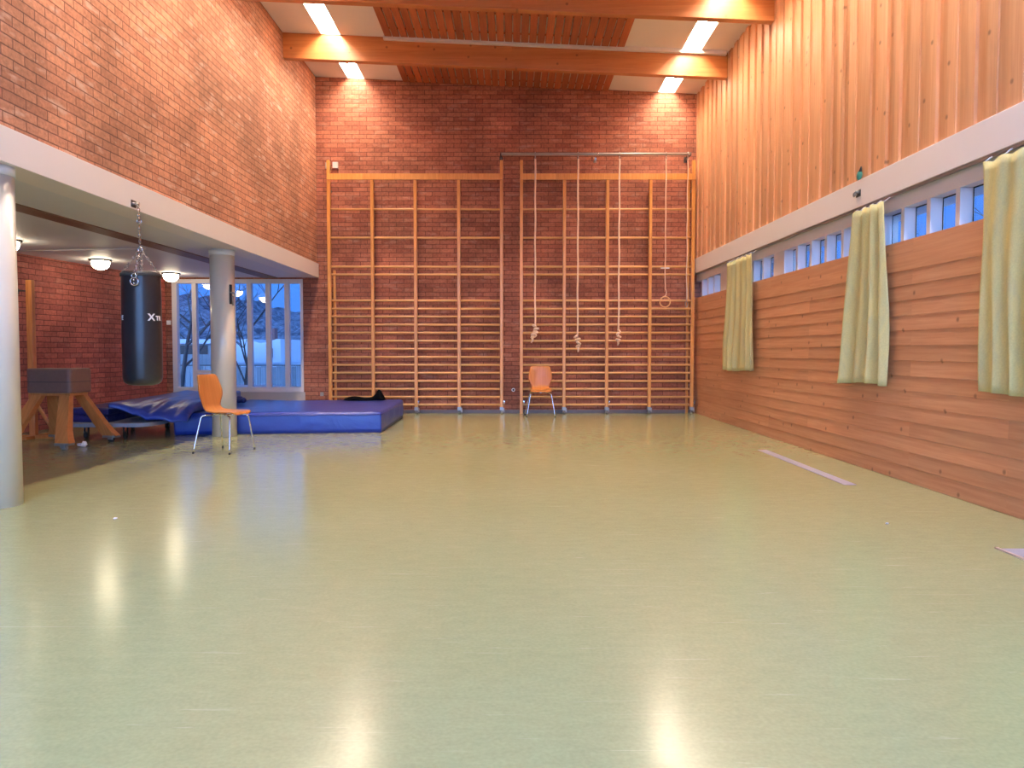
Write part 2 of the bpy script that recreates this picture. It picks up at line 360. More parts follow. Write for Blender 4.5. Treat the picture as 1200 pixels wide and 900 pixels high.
def forest_mat():
    nt = NT('snowy_forest'); tc = nt.n('ShaderNodeTexCoord')
    mp = nt.n('ShaderNodeMapping'); mp.inputs['Scale'].default_value=(1.6,1,.5); nt.l(tc.outputs['Object'], mp.inputs[0])
    n1 = nt.n('ShaderNodeTexNoise', Scale=1.0, Detail=8.0, Roughness=.7, Distortion=.8); nt.l(mp.outputs[0], n1.inputs['Vector'])
    r = nt.n('ShaderNodeMapRange'); r.inputs[1].default_value=.4; r.inputs[2].default_value=.62; nt.l(n1.outputs[0], r.inputs[0])
    mx = nt.n('ShaderNodeMix', _data_type='RGBA'); nt.l(r.outputs[0], mx.inputs[0]); mx.inputs[6].default_value=(.06,.07,.10,1); mx.inputs[7].default_value=(.34,.36,.42,1)
    bsdf(nt, mx.outputs[2], .9); return nt.m
M['forest'] = forest_mat()

# ------------------------------------------------------------------ the room
RS, LS = .0113, .0075            # the side walls open slightly towards the viewer
def right(co): return Vector((co.x + (YB-co.y)*RS, co.y, co.z))
def left(co): return Vector((co.x - (YB-co.y)*LS, co.y, co.z))
def rx(x, y): return x + (YB-y)*RS
XR, XL = 3.235, -3.44
YF = -3.2                        # wall behind the viewer
def zc(x): return 5.742 - .0444*x
def slope(co): return Vector((co.x, co.y, co.z + zc(co.x)))

struct(MB().box(-8.9,3.9,YF-.2,YB+.25,-.12,0).build('floor', M['floor']), 'olive green waxed linoleum floor with scuffs')

# back wall with the window opening
WX0, WX1, WZ0, WZ1 = -6.02, -3.70, .39, 2.37
mb = MB(); T = .25
mb.box(-9.0,WX0,YB,YB+T,0,6.3); mb.box(WX1,3.9,YB,YB+T,0,6.3); mb.box(WX0,WX1,YB,YB+T,0,WZ0-.02); mb.box(WX0,WX1,YB,YB+T,WZ1,6.3)
struct(mb.build('wall_back', M['brick_back']), 'dark red brick end wall of the hall')
# upper left brick wall above the white beam
struct(MB(left).box(XL-.3,XL,YF,YB,2.64,6.3).build('wall_left_upper', M['brick_left']), 'orange red brick wall above the white beam')
# alcove side wall, set at a slight angle
def alc(co): return Vector((co.x - (YB-co.y)*.128, co.y, co.z))
struct(MB(alc).box(-6.42,-6.14,YF,YB,0,2.6).build('wall_alcove', M['brick_alcove']), 'dark red brick side wall under the low ceiling')
# rear wall; its unseen window band is added to light the near floor
mb = MB(); RW = (-6.6,3.2,.1,5.0)
mb.box(-9,RW[0],YF-.2,YF,0,6.3); mb.box(RW[1],3.9,YF-.2,YF,0,6.3); mb.box(RW[0],RW[1],YF-.2,YF,0,RW[2]); mb.box(RW[0],RW[1],YF-.2,YF,RW[3],6.3)
struct(mb.build('wall_rear', M['brick_back']))
mb = MB()
for i in range(9):
    x = RW[0]+(RW[1]-RW[0])*i/8; mb.box(x-.04,x+.04,YF-.16,YF-.04,RW[2],RW[3])
struct(mb.build('trim_added_rear_window', M['frame_paint']))

# white concrete beams
mb = MB(left); mb.box(-3.70,-3.41,YF,YB-.02,2.395,2.64)
struct(mb.build('beam_left', M['beam_paint'], bevel=.004), 'long white concrete beam below the left brick wall')
mb = MB(right); mb.box(3.205,3.60,YF,YB,2.46,2.715)
struct(mb.build('beam_right', M['beam_paint'], bevel=.004), 'long white concrete beam between wood cladding and window band')
# low ceiling over the alcove
mb = MB(left); mb.box(-9.0,-3.70,YF,YB,2.40,2.64)
struct(mb.build('ceiling_alcove', M['soffit_paint']), 'low grey ceiling over the alcove')
mb = MB(); mb.prism([(-4.62,-1),(-4.78,-1),(-4.40,13.64),(-4.14,13.64)], 'z', 2.388, 2.4)
struct(mb.build('trim_1', M['dark_strip']), 'brown strip running along the low ceiling')
# roof above everything so no daylight leaks in
struct(MB().box(-9.2,4.1,YF-.3,YB+.4,6.3,6.4).build('roof', M['soffit_paint']))
struct(MB().box(3.95,4.1,YF-.3,YB+.4,2.7,6.3).build('wall_outer_right', M['soffit_paint']))
struct(MB().box(-9.3,-9.1,YF-.3,YB+.4,-.1,6.3).build('wall_outer_left', M['soffit_paint']))

# hall ceiling: white strips with two slots for the lights (sloping down to the right)
SL = (-2.725, 2.697); HW = .15
mb = MB(slope)
for x0,x1 in ((-3.75,SL[0]-HW),(SL[0]+HW,SL[1]-HW),(SL[1]+HW,3.65)):
    n = 8
    mb.box(x0,x1,YF,YB,0,.22)
mb.box(-3.75,3.65,YF,YB,.23,.26)
struct(mb.build('ceiling', M['ceiling_white']), 'white sloping ceiling')

# wooden beams
BY = [11.78-2.0*i for i in range(8)]
for y in BY:
    mb = MB(slope); mb.box(-3.44-(YB-y)*LS, 3.235+(YB-y)*RS, y, y+.115, -.375, 0)
    o = struct(mb.build('ceiling_beam', M['beam_wood'], bevel=.004), 'glued timber roof beam crossing the hall')
# slatted panels between beams
ends = [YB]+BY
for i in range(len(ends)-1):
    y1 = ends[i] - (.02 if i == 0 else .10); y0 = ends[i+1]+.115+.005
    mb = MB(slope); x = -1.90
    while x < 1.66:
        mb.box(x, x+.104, y0, y1, -.030, -.012); x += .1198
    for yy in (y0+.25, (y0+y1)/2, y1-.25): mb.box(-1.90,1.68,yy-.02,yy+.02,-.012,-.001)
    struct(mb.build('ceiling_slats', M['slat_wood']), 'panel of reddish wooden slats under the white ceiling')
struct(MB(slope).box(-1.93,3.22,11.71,11.779,-.055,-.0005).build('trim_4', M['white_paint']), 'thin white batten on top of the roof beam')
# recessed strip lights, one per bay and side; the cool near ones are added fill
proto = None
for si, sx in enumerate(SL):
    for i in range(len(ends)-1):
        y1 = ends[i]-.01; y0 = ends[i+1]+.125
        if y1-y0 < .3: continue
        z = zc(sx)
        side = 'brick side' if si == 0 else 'wood-clad side'
        where = ['between the end wall and the farthest roof beam','between the two visible roof beams'][i] if i < 2 else ('beyond the visible roof beams' if y0 > 3.5 else 'unseen, with an added cool fill tube')
        t = thing('strip_light', (sx,(y0+y1)/2,z), 'ceiling strip light on the %s, %s' % (side, where), 'ceiling light', 'recessed strip lights in the ceiling')
        L = (y1-y0)/2
        tilt = -math.atan(.0444)
        d = MB().box(-.085,.085,-L+.01,L-.01,.165,.18).build('diffuser', M['tube_glow'] if y0 > 3.5 else M['added_cool_tube'], t); d.rotation_euler = (0,-tilt,0)
        h = MB(); h.box(-.149,-.141,-L,L,-.004,.2); h.box(.141,.149,-L,L,-.004,.2); h.box(-.141,.141,-L,-L+.006,-.004,.2); h.box(-.141,.141,L-.006,L,-.004,.2); h.box(-.141,.141,-L+.006,L-.006,.185,.2)
        h = h.build('housing', M['ceiling_white'], t); h.rotation_euler = (0,-tilt,0)

# right wall, upper: vertical boards of two depths
mb = MB(right); y = YB; rnd = random.Random(3); k = 0
mb.box(XR+.026,XR+.30,YF,YB,2.715,5.9)
while y > YF+.2:
    w = rnd.choice((.11,.13,.15)); g = rnd.choice((.12,.14,.16))
    mb.box(XR,XR+.026,max(y-w,YF),y,2.715,5.9)
    y -= w
    if rnd.random() < .45: mb.box(XR+.013,XR+.026,y-g,y,2.715,5.9)
    y -= g
struct(mb.build('wall_right_upper', M['cladding'], bevel=0), 'vertical orange pine boarding above the white beam')
# right wall, lower: lapped horizontal boards
mb = MB(right)
ZP = 2.035
edges = [ZP, ZP-.255]; 
while edges[-1] > .14: edges.append(edges[-1]-.127)
edges[-1] = 0.0 if edges[-1] < .06 else edges[-1]
if edges[-1] > 0: edges.append(0.0)
for a,b in zip(edges, edges[1:]):
    pts = [(XR+.007,a),(XR+.001,b+.003),(XR+.004,b),(XR+.06,b),(XR+.06,a)]
    mb.prism([(u,v) for u,v in pts], 'y', YF, YB)
mb.box(XR+.06,XR+.36,YF,YB,0,ZP)
struct(mb.build('wall_right_lower', M['panel']), 'lapped horizontal pine boards below the high windows')

# high window band: header, piers, mullions, glass
mb = MB(right); mb.box(XR+.03,XR+.36,YF,YB,2.325,2.46)
piers = []
y = 9.77+2.37
while y > YF:
    piers.append((y-.37,y)); y -= 2.37
for a,b in piers: mb.box(XR+.03,XR+.2,a,b,ZP,2.325)
struct(mb.build('trim_2', M['frame_paint'], bevel=.002), 'pale window header and piers under the right white beam')
units = []
prev = YB
for a,b in piers: units.append((b,prev)); prev = a
for wi,(a,b) in enumerate(units):
    w = bpy.data.objects.new('window_%d' % (wi+2), None); COL.objects.link(w); w.location = (rx(XR+.1,(a+b)/2),(a+b)/2,ZP); w['kind'] = 'structure'
    yy = a; n = int(round((b-a)/.4))
    og = w.location.copy()
    for k in range(1, n):
        yk = b-k*(b-a)/n
        o = MB(right).box(XR+.03,XR+.14,yk-.028,yk+.028,ZP,2.325).build('mullion', M['frame_paint'], None, bevel=.003)
        o.data.transform(Matrix.Translation(-og)); o.parent = w
    for k in range(n):
        y0_, y1_ = b-(k+1)*(b-a)/n, b-k*(b-a)/n
        o = MB(right).box(XR+.132,XR+.138,y0_+.028,y1_-.028,ZP,2.325).build('pane', M['glass']); o.data.transform(Matrix.Translation(-og)); o.parent = w
        f = MB(right)
        for (p0,p1,q0,q1) in ((y0_+.028,y0_+.036,ZP,2.325),(y1_-.036,y1_-.028,ZP,2.325),(y0_+.036,y1_-.036,ZP,ZP+.01),(y0_+.036,y1_-.036,2.315,2.325)):
            f.box(XR+.128,XR+.1315,p0,p1,q0,q1)
        o = f.build('pane_seal', M['rubber']); o.data.transform(Matrix.Translation(-og)); o.parent = w

# window in the end wall
w1 = bpy.data.objects.new('window_1', None); COL.objects.link(w1); w1.location = ((WX0+WX1)/2,YB,WZ0); w1['kind'] = 'structure'
w1['label'] = 'tall blue dusk window with white mullions beside the alcove'
def pw(mbx, name, mat, bev=0):
    o = mbx.build(name, mat, None, bevel=bev); o.data.transform(Matrix.Translation(-Vector(w1.location))); o.parent = w1; return o
f = MB(); fw = .06
f.box(WX0,WX0+.085,YB-.015,YB+.10,WZ0,WZ1); f.box(WX1-.05,WX1,YB-.015,YB+.10,WZ0,WZ1)
f.box(WX0+.085,WX1-.05,YB-.015,YB+.10,WZ0,WZ0+.07); f.box(WX0+.085,WX1-.05,YB-.015,YB+.10,WZ1-.075,WZ1)
pw(f,'window_frame',M['frame_paint'],.003)
xs = [-5.63,-5.30,-4.97,-4.655,-4.325,-3.99]
for x in xs: pw(MB().box(x-.04,x+.04,YB-.01,YB+.095,WZ0+.07,WZ1-.075),'mullion',M['frame_paint'],.003)
pw(MB().box(-5.59,-5.34,YB,YB+.09,.70,.76),'transom',M['frame_paint'],.003)
bx = [WX0+.085]+xs+[WX1-.05]
for a,b in zip(bx,bx[1:]):
    a2 = a+(.04 if a in xs else 0); b2 = b-(.04 if b in xs else 0)
    pw(MB().box(a2,b2,YB+.062,YB+.068,WZ0+.07,WZ1-.075),'pane',M['glass'])
pw(MB().box(WX0,WX1,YB-.03,YB+.12,WZ0-.02,WZ0),'window_sill',M['frame_paint'],.004)
struct(MB().box(WX0,WX1+.02,YB-.012,YB,0,WZ0-.02).build('trim_3', plain('apron',(.50,.46,.44),.6)), 'pale panel below the tall window')
# steel skirting at the end wall
struct(MB().box(WX1+.05,XR-.02,YB-.02,YB,0,.055).build('baseboard_back', plain('skirting',(.20,.17,.17),.55,.2,var=.3,scale=5)), 'grey metal skirting along the brick end wall')

# columns
for x,y in ((-3.735,9.95),(-3.665,5.44)):
    mb = MB(); mb.lathe([(0,0),(.152,0),(.152,2.325),(0,2.325)], (x,y,0), 40)
    o = mb.build('column', M['column_paint'], None, origin=(x,y,0)); struct(o, 'round cream painted column under the white beam')
    for f_ in o.data.polygons: f_.use_smooth = abs(f_.normal.z) < .5
    c = MB(); c.lathe([(0,2.325),(.158,2.325),(.158,2.395),(0,2.395)], (0,0,0), 40)
    c.build('column_cap', M['cap_paint'], o)

# ------------------------------------------------------------------ wall bars
RZ = [3.563,3.07,2.569,2.433,1.982,1.838,1.701,1.560,1.420,1.279,1.137,.996,.858,.718,.574,.435,.297,.160]
def wall_bars(xs, tall, label, lowest_posts):
    x0, x1 = xs[0], xs[-1]; yf, yb = 13.43, 13.51
    t = thing('wall_bars', ((x0+x1)/2, 13.47, 0), label, 'wall bars', 'climbing wall bars on the brick end wall')
    og = Vector(t.location)
    def put(mb, name, mat, bev=0):
        o = mb.build(name, mat, None, bevel=bev); o.data.transform(Matrix.Translation(-og)); o.parent = t; return o
    for i,x in enumerate(xs):
        top = 4.40 if i in tall else 4.09
        bot = 0.0 if i in lowest_posts else .085
        p = put(MB().box(x-.027,x+.027,yf,yb,bot,top),'post',M['bar_wood'],.006)
        if bot > 0:
            s = MB(); s.box(x-.031,x+.031,yf-.004,yb+.006,.06,.12); s.tube([(x-.02,13.47,.026),(x+.02,13.47,.026)],.026,12)
            s.box(x+.034,x+.05,yf+.01,yb-.01,.03,.10)
            put(s,'post_shoe',M['steel'],0)
        # spacer to the wall
        for zz in (.5,2.0,3.9):
            put(MB().box(x-.012,x+.012,yb,YB,zz-.02,zz+.02),'wall_bracket',M['steel'])
    for i in (0,2,4):
        x = xs[i]+.045
        b = MB(); b.tube([(x,yf+.02,.22),(x,yf-.03,.22)],.012,8); b.tube([(x,yf+.03,.14),(x,yf+.03,.23)],.009,8)
        put(b,'bolt',M['chrome'])
    put(MB().box(x0-.02,x1+.02,yf-.028,yf,4.06,4.165),'top_rail',M['bar_wood'],.004)
    for z in RZ:
        put(MB().tube([(x0,13.466,z),(x1,13.466,z)],.0185,10),'rung',M['rung_wood'])
    return t, put
XA = [-3.183,-2.43,-1.681,-.926,-.183]; XB = [.164,.911,1.659,2.406,3.15]
t, put = wall_bars(XA, (0,4), 'wooden wall bars between the tall window and the bars with the ropes', ())
put(MB().box(-3.145,-3.105,13.58,13.62,0.0,2.52),'wall_post',M['bar_wood'],.004)
put(MB().box(-3.27,-3.215,13.60,13.65,4.30,4.40),'wall_plate',M['galvanised'],.004); put(MB().box(-3.145,-3.05,13.60,13.65,4.30,4.41),'wall_plate',M['white_paint'],.004)
t, put = wall_bars(XB, (0,4), 'wooden wall bars behind the climbing ropes, next to the wood-clad wall', (0,))
put(MB().box(3.075,3.115,13.58,13.62,0.0,4.3),'wall_post',M['bar_wood'],.004)
put(MB().lathe([(0,0),(.05,0),(.05,.02),(0,.02)],(0,0,0),20),'wall_plate',M['galvanised']).data.transform(Matrix.Translation((.09-t.location.x+t.location.x,13.64,4.33))@Matrix.Rotation(PI/2,4,'X')@Matrix.Translation(t.location))

# ------------------------------------------------------------------ rope rail, ropes and rings
PY = 13.25; PZ = 4.455
t = thing('rope_rail', (1.42,PY,PZ), 'horizontal galvanised pipe high on the brick wall carrying ropes', 'rail')
def tput(t, mb, name, mat, bev=0):
    og = Vector(t.location); o = mb.build(name, mat, None, bevel=bev)
    o.data.transform(Matrix.Translation(-og)); o.parent = t; return o
tput(t, MB().tube([(-.19,PY,PZ),(3.04,PY,PZ)],.024,14),'pipe',M['galvanised'])
for x in (-.19,1.46,3.05):
    b = MB(); b.tube([(x,PY,PZ),(x,YB,PZ)],.014,8); b.box(x-.03,x+.03,YB-.012,YB,PZ-.05,PZ+.05); b.torus((x,PY,PZ),.026,.008,Matrix.Rotation(PI/2,3,'Y'),16,6)
    tput(t,b,'wall_arm',M['dark_metal'] if x != 1.46 else M['chrome'])
def rail_clamp(t, x):
    b = MB(); b.torus((x,PY,PZ),.031,.007,Matrix.Rotation(PI/2,3,'Y'),18,6)
    b.tube([(x,PY,PZ-.03),(x,PY,PZ-.075)],.009,8); b.torus((x,PY,PZ-.085),.014,.005,Matrix.Rotation(PI/2,3,'X'),14,6)
    tput(t,b,'clamp',M['steel'])
def wob_path(x, z0, z1, n=24, a=.004, seed=0):
    r = random.Random(seed); return [(x+a*math.sin(i*.9+seed), PY+a*math.cos(i*.7+seed), z0+(z1-z0)*i/n) for i in range(n+1)]
def knot(t, x, z0, pts, seed):
    k = MB(); rnd = random.Random(seed)
    for i,(dx,dz,r) in enumerate(pts):
        e = Euler((rnd.uniform(-.5,.5), rnd.uniform(-.9,.9), rnd.uniform(0,3))).to_matrix()
        k.torus((x+dx,PY-.006,z0+dz), r*.72, r*.52, e, 14, 8)
    dx,dz,r = pts[-1]
    k.tube([(x+dx,PY,z0+dz),(x+dx+.004,PY-.01,z0+dz-.06),(x+dx*1.4-.006,PY-.012,z0+dz-.10)],[.022,.018,.008],8)
    tput(t,k,'knot',M['rope'])
ropes = [(.397,1.53,[(-.012,0,.035),(.018,-.05,.042),(.008,-.10,.04),(-.022,-.155,.045),(-.045,-.19,.03)],'first from the gap between the wall bars'),
         (1.128,1.33,[(-.03,.02,.034),(.004,-.03,.044),(.018,-.09,.042),(.010,-.15,.036)],'hanging lowest, in the middle of the three ropes'),
         (1.835,1.43,[(.008,.02,.032),(-.006,-.03,.04),(.008,-.08,.034),(-.008,-.135,.04)],'nearest the gymnastic rings')]
for i,(x,z,kp,ds) in enumerate(ropes):
    t = thing('climbing_rope', (x,PY,z), 'pale climbing rope with knotted end, '+ds, 'rope', 'climbing ropes on the rail')
    tput(t, MB().tube(wob_path(x,PZ-.08,z,seed=i),.0155,10),'rope',M['rope']); rail_clamp(t,x); knot(t,x,z,kp,i)
# rings
for i,(x,zr,rot,rr,ds) in enumerate(((2.63,1.945,PI/2,.093,'wooden gymnastic ring on a pale rope, facing the hall'),(3.0,1.905,PI/2,.055,'small ring at the end of a thin rope beside the wood-clad wall'))):
    t = thing('gymnastic_ring', (x,PY,zr), ds, 'ring', 'rings on the rope rail')
    Mr = Matrix.Rotation(PI/2,3,'X')
    if i: Mr = Matrix.Rotation(1.0,3,'Z')@Mr
    tput(t, MB().torus((x,PY,zr),rr-.004,.011 if i==0 else .009,Mr,36,10),'ring',M['rung_wood'] if i==0 else M['steel'])
    p = wob_path(x,PZ-.08,zr+rr+.12,seed=5+i,a=.003) if i==0 else wob_path(x,PZ-.08,zr+rr,seed=6,a=.006)
    tput(t, MB().tube(p,.009 if i==0 else .008,8),'rope',M['rope']); rail_clamp(t,x)
    if i==0:
        tput(t, MB().tube([(x,PY,zr+rr+.12),(x+.012,PY,zr+rr+.115),(x+.022,PY,zr+rr+.07),(x+.012,PY,zr+rr+.02),(x,PY,zr+rr-.004),(x-.01,PY,zr+rr+.01)],.009,8),'sling',M['rope'])
        tput(t, MB().box(x-.075,x+.075,PY+.01,PY+.03,2.515,2.535),'crossbar',M['letter_white'],.002)

# ------------------------------------------------------------------ chairs
def smooth_pts(cs, n):
    out = []
    for i in range(len(cs)-1):
        p0 = cs[max(i-1,0)]; p1 = cs[i]; p2 = cs[i+1]; p3 = cs[min(i+2,len(cs)-1)]
        for k in range(n):
            t = k/n
            out.append(tuple(.5*((2*b)+(-a+c)*t+(2*a-5*b+4*c-d)*t*t+(-a+3*b-3*c+d)*t**3) for a,b,c,d in zip(p0,p1,p2,p3)))
    out.append(cs[-1]); return out
def make_chair():
    t = thing('plywood_chair', (0,0,0), 'x', 'chair', 'plywood shell chairs')
    # (forward, z, half width, dish)
    cs = [(-.225,.845,.110,.0),(-.224,.838,.150,.004),(-.219,.81,.172,.012),(-.207,.73,.190,.022),(-.196,.655,.205,.028),(-.186,.60,.196,.024),(-.176,.54,.166,.016),
          (-.162,.49,.150,.008),(-.128,.450,.158,.010),(-.07,.432,.182,.014),(.0,.427,.200,.016),(.08,.432,.205,.012),(.15,.440,.198,.006),(.20,.441,.180,.0),(.228,.430,.155,-.006),(.240,.418,.11,-.01)]
    P = smooth_pts(cs, 4); N = len(P)-1; nv = 14
    mb = MB()
    nrm = []
    for i in range(N+1):
        a = P[max(i-1,0)]; b = P[min(i+1,N)]; d = Vector((b[0]-a[0],0,b[1]-a[1])).normalized(); nrm.append(Vector((-d.z,0,d.x)))  # towards sitter
    def surf(off):
        return [[Vector((P[i][0],0,P[i][1])) + Vector((0,(2*j/nv-1)*P[i][2],0)) + nrm[i]*(P[i][3]*((2*j/nv-1)**2)+off) for j in range(nv+1)] for i in range(N+1)]
    A = surf(.0055); B = surf(-.0055)
    VA = [[mb._v(p) for p in r] for r in A]; VB = [[mb._v(p) for p in r] for r in B]
    for i in range(N):
        for j in range(nv):
            f = mb.bm.faces.new([VA[i][j],VA[i][j+1],VA[i+1][j+1],VA[i+1][j]]); f.smooth = True
            f = mb.bm.faces.new([VB[i][j],VB[i+1][j],VB[i+1][j+1],VB[i][j+1]]); f.smooth = True
        for j in (0,nv): mb.bm.faces.new([VA[i][j],VA[i+1][j],VB[i+1][j],VB[i][j]])
    for i in (0,N):
        for j in range(nv): mb.bm.faces.new([VA[i][j],VA[i][j+1],VB[i][j+1],VB[i][j]])
    mb.build('seat_shell', M['chair_wood'], t)
    fr = MB()
    for sx in (-.07,.09):
        fr.tube([(sx,-.13,.409),(sx,.13,.409)],.008,8)
    fr.tube([(-.10,0,.409),(.14,0,.409)],.008,8)
    for sx in (-.07,.09):
        for sy in (-.09,.09): fr.lathe([(0,0),(.014,0),(.014,.012),(0,.012)],(sx,sy,.409),12)
    fr.build('seat_frame', M['chrome'], t)
    for sx,fx,fy,kx,ky in ((1,.215,.235,.175,.165),(-1,-.21,.262,-.165,.17)):
        for sy in (-1,1):
            path = smooth_pts([(.09 if sx>0 else -.07,sy*.07,.405),(kx*.8,sy*ky*.88,.404),(kx,sy*ky,.388),(kx*1.07,sy*ky*1.1,.33),(fx,sy*fy,.012)],5)
            lg = MB().tube(path,.0085,10).build('leg', M['chrome'], t)
            MB().tube([(fx-.001*sx,sy*fy,.018),(fx,sy*fy,0)],.011,10).build('foot_cap', M['rubber'], lg)
    return t
ch = make_chair()
ch.location = (-3.153,8.40,0); ch.rotation_euler = (0,0,math.radians(-14)); ch['label'] = 'orange plywood chair with chrome legs, standing alone in front of the round column'
c2 = copy_tree(ch); c2.location = (.484,12.98,0); c2.rotation_euler = (0,0,math.radians(-90)); c2['label'] = 'orange plywood chair with its back to the wall bars, below the ropes'

# ------------------------------------------------------------------ mats
def mat_slab(name, corners, zb, zt, material, seed, parent=None, n=26, sag=.006, bevel=.02, zf=None):
    """corners FL,FR,BR,BL in plan; soft box with slight waves"""
    FL,FR,BR,BL = [Vector((x,y,0)) for x,y in corners]; r = random.Random(seed); ph = [r.uniform(0,6) for _ in range(6)]
    def plan(u,v): return (FL*(1-u)+FR*u)*(1-v)+(BL*(1-u)+BR*u)*v
    def top(u,v):
        p = plan(u,v); e = min(u,1-u,v,1-v); rnd_ = bevel*max(0,1-e/.02)**2
        z = (zt if zf is None else zf(u,v)) + sag*(math.sin(5*u+ph[0])*math.cos(4*v+ph[1])+.5*math.sin(13*u+7*v+ph[2])) - rnd_
        return (p.x,p.y,z)
    mb = MB(); us = [0,.008,.02]+[i/n for i in range(1,n)]+[.98,.992,1]; vs = us
    V = [[mb._v(top(u,v)) for v in vs] for u in us]
    for i in range(len(us)-1):
        for j in range(len(vs)-1):
            f = mb.bm.faces.new([V[i][j],V[i+1][j],V[i+1][j+1],V[i][j+1]]); f.smooth = True
    # sides, bulging slightly
    loop = [(i,0) for i in range(len(us))]+[(len(us)-1,j) for j in range(1,len(vs))]+[(i,len(vs)-1) for i in range(len(us)-2,-1,-1)]+[(0,j) for j in range(len(vs)-2,0,-1)]
    c = (FL+FR+BR+BL)/4
    rows = [[V[i][j] for i,j in loop]]
    for k in range(1,6):
        t_ = k/5; row = []
        for i,j in loop:
            p = V[i][j].co; d = Vector((p.x-c.x,p.y-c.y,0)); d = d.normalized()*(.008*math.sin(PI*t_)+.004*math.sin(9*(p.x+p.y)+t_*5+ph[3])*math.sin(PI*t_))
            z_b = zb if zf is None else zb(us[i],vs[j])
            row.append(mb._v((p.x+d.x,p.y+d.y,p.z+(z_b-p.z)*t_)))
        rows.append(row)
    for A,B in zip(rows,rows[1:]):
        for k in range(len(A)):
            f = mb.bm.faces.new([A[k],A[(k+1)%len(A)],B[(k+1)%len(A)],B[k]]); f.smooth = True
    nb = len(rows[-1]); cb = mb._v(tuple(sum((v.co for v in rows[-1]),Vector())/nb))
    for k in range(nb): mb.bm.faces.new([rows[-1][k],rows[-1][(k+1)%nb],cb])
    o = mb.build(name, material, parent, origin=(c.x,c.y,0) if parent is None else None); return o
CM = ((-4.42,10.02),(-1.77,10.34),(-1.82,12.78),(-4.40,12.80))
t = mat_slab('crash_mat', CM, .002, .288, M['mat_blue'], 2)
tag(t, 'thick bright blue crash mat lying on the floor in front of the wall bars', 'mat', 'blue gym mats')
# cover seam just below the top edge
sm = MB()
def seam(p,q,z=.245,off=.012):
    p=Vector((p[0],p[1],0)); q=Vector((q[0],q[1],0)); d=(q-p).normalized(); nrm=Vector((d.y,-d.x,0)); pts=[]
    for k in range(21):
        a=p.lerp(q,k/20)+nrm*off; pts.append((a.x,a.y,z+.003*math.sin(k*1.3)))
    sm.tube(pts,.004,6)
seam(CM[0],CM[1]); seam(CM[1],CM[2])
o = sm.build('cover_seam', M['mat_navy']); o.data.transform(Matrix.Translation(-Vector(t.location))); o.parent = t
# mats on the trolley
for i,(z0,z1,s_) in enumerate(((.214,.304,5),(.306,.39,6))):
    o = mat_slab('folding_mat', ((-5.55,9.58),(-5.03+.01*i,9.52),(-5.16,10.9),(-5.58,11.0)), z0, z1, M['mat_navy'], s_)
    tag(o, 'dark navy gym mat, %s of the two stacked flat on the trolley' % ('lower','upper')[i], 'mat', 'blue gym mats')
# mat draped from the trolley stack onto the crash mat
def sst(x,a,b):
    x=min(1,max(0,(x-a)/(b-a))); return x*x*(3-2*x)
def zf(u,v):
    fr_ = .465-.16*sst(u,0,.55)-.045*sst(u,.5,1); s_ = 1-(1-v)**9
    z = fr_*(1-s_)+(.47-.02*u)*s_
    z += (.010*math.sin(22*u+9*v)+.006*math.sin(37*u-12*v))*(1-v)*sst(u,.1,.4)
    return z
def zbt(u,v):
    b = sst(v,.05,.2); return (zf(u,v)-.062)*(1-b)+.296*b
o = mat_slab('folding_mat', ((-4.97,9.44),(-4.12,9.70),(-4.42,12.5),(-5.22,12.3)), zbt, .575, M['mat_blue'], 9, zf=zf, n=40)
tag(o, 'creased blue gym mat draped from the trolley stack across the crash mat', 'mat', 'blue gym mats')

# trolley
t = thing('mat_trolley', (-5.02,10.2,0), 'low grey wheeled trolley carrying the navy mats', 'trolley')
def rrect(x0,x1,y0,y1,r,n=6):
    pts=[]
    for cx,cy,a0 in ((x1-r,y0+r,-PI/2),(x1-r,y1-r,0),(x0+r,y1-r,PI/2),(x0+r,y0+r,PI)):
        for k in range(n+1): a=a0+PI/2*k/n; pts.append((cx+r*math.cos(a),cy+r*math.sin(a)))
    return pts
tput(t, MB().prism(rrect(-5.60,-4.47,9.40,11.05,.22),'z',.165,.212),'deck',M['grey_board'],.004)
for x,y in ((-4.86,9.62),(-5.35,9.62),(-4.86,10.8),(-5.35,10.8)):
    c = MB(); c.tube([(x-.014,y,.045),(x+.014,y,.045)],.045,18); wl = tput(t,c,'caster',M['rubber'])
    f = MB(); f.box(x-.028,x-.02,y-.02,y+.02,.03,.155); f.box(x+.02,x+.028,y-.02,y+.02,.03,.155); f.box(x-.03,x+.03,y-.03,y+.03,.155,.165)
    f.tube([(x-.03,y,.045),(x+.03,y,.045)],.008,8)
    tput(t,f,'caster_fork',M['chrome'])

# black cloth lying on the crash mat, dark shoe-like bag at its corner
mb = MB()
def cloth(u,v):
    a = -2.76+.66*u; w = .16*(.5+.5*math.sin(PI*min(1,u*1.3))+.1)
    h = .02+.055*math.sin(PI*min(1,u/1.0))**.6*(.5+.3*math.sin(9*u)) + .12*math.exp(-((u-.86)/.09)**2)
    y = 12.66+(v-.5)*2*w
    return (a, y, .2965+max(0,h)*math.sin(PI*v)**.5*(1 if 0<u<1 else 0))
mb.grid(cloth,40,14)
V = mb.bm.verts[:]
o = mb.build('black_jacket', M['black_cloth'], None, origin=(-2.43,12.66,.29))
so = o.modifiers.new('s','SOLIDIFY'); so.thickness = .006; so.offset = 1
tag(o, 'crumpled black garment lying at the far end of the crash mat', 'garment')
mb = MB(); mb.blob((-4.2,11.8,.355),.075,.06,.055,None,16,10,.06,3); mb.blob((-4.13,11.79,.345),.045,.05,.045,None,12,8,.05,4)
o = mb.build('cloth_bundle', M['mat_navy'], None, origin=(-4.2,11.8,.3)); tag(o,'small dark blue bundle on the crash mat beside the round column','bundle')

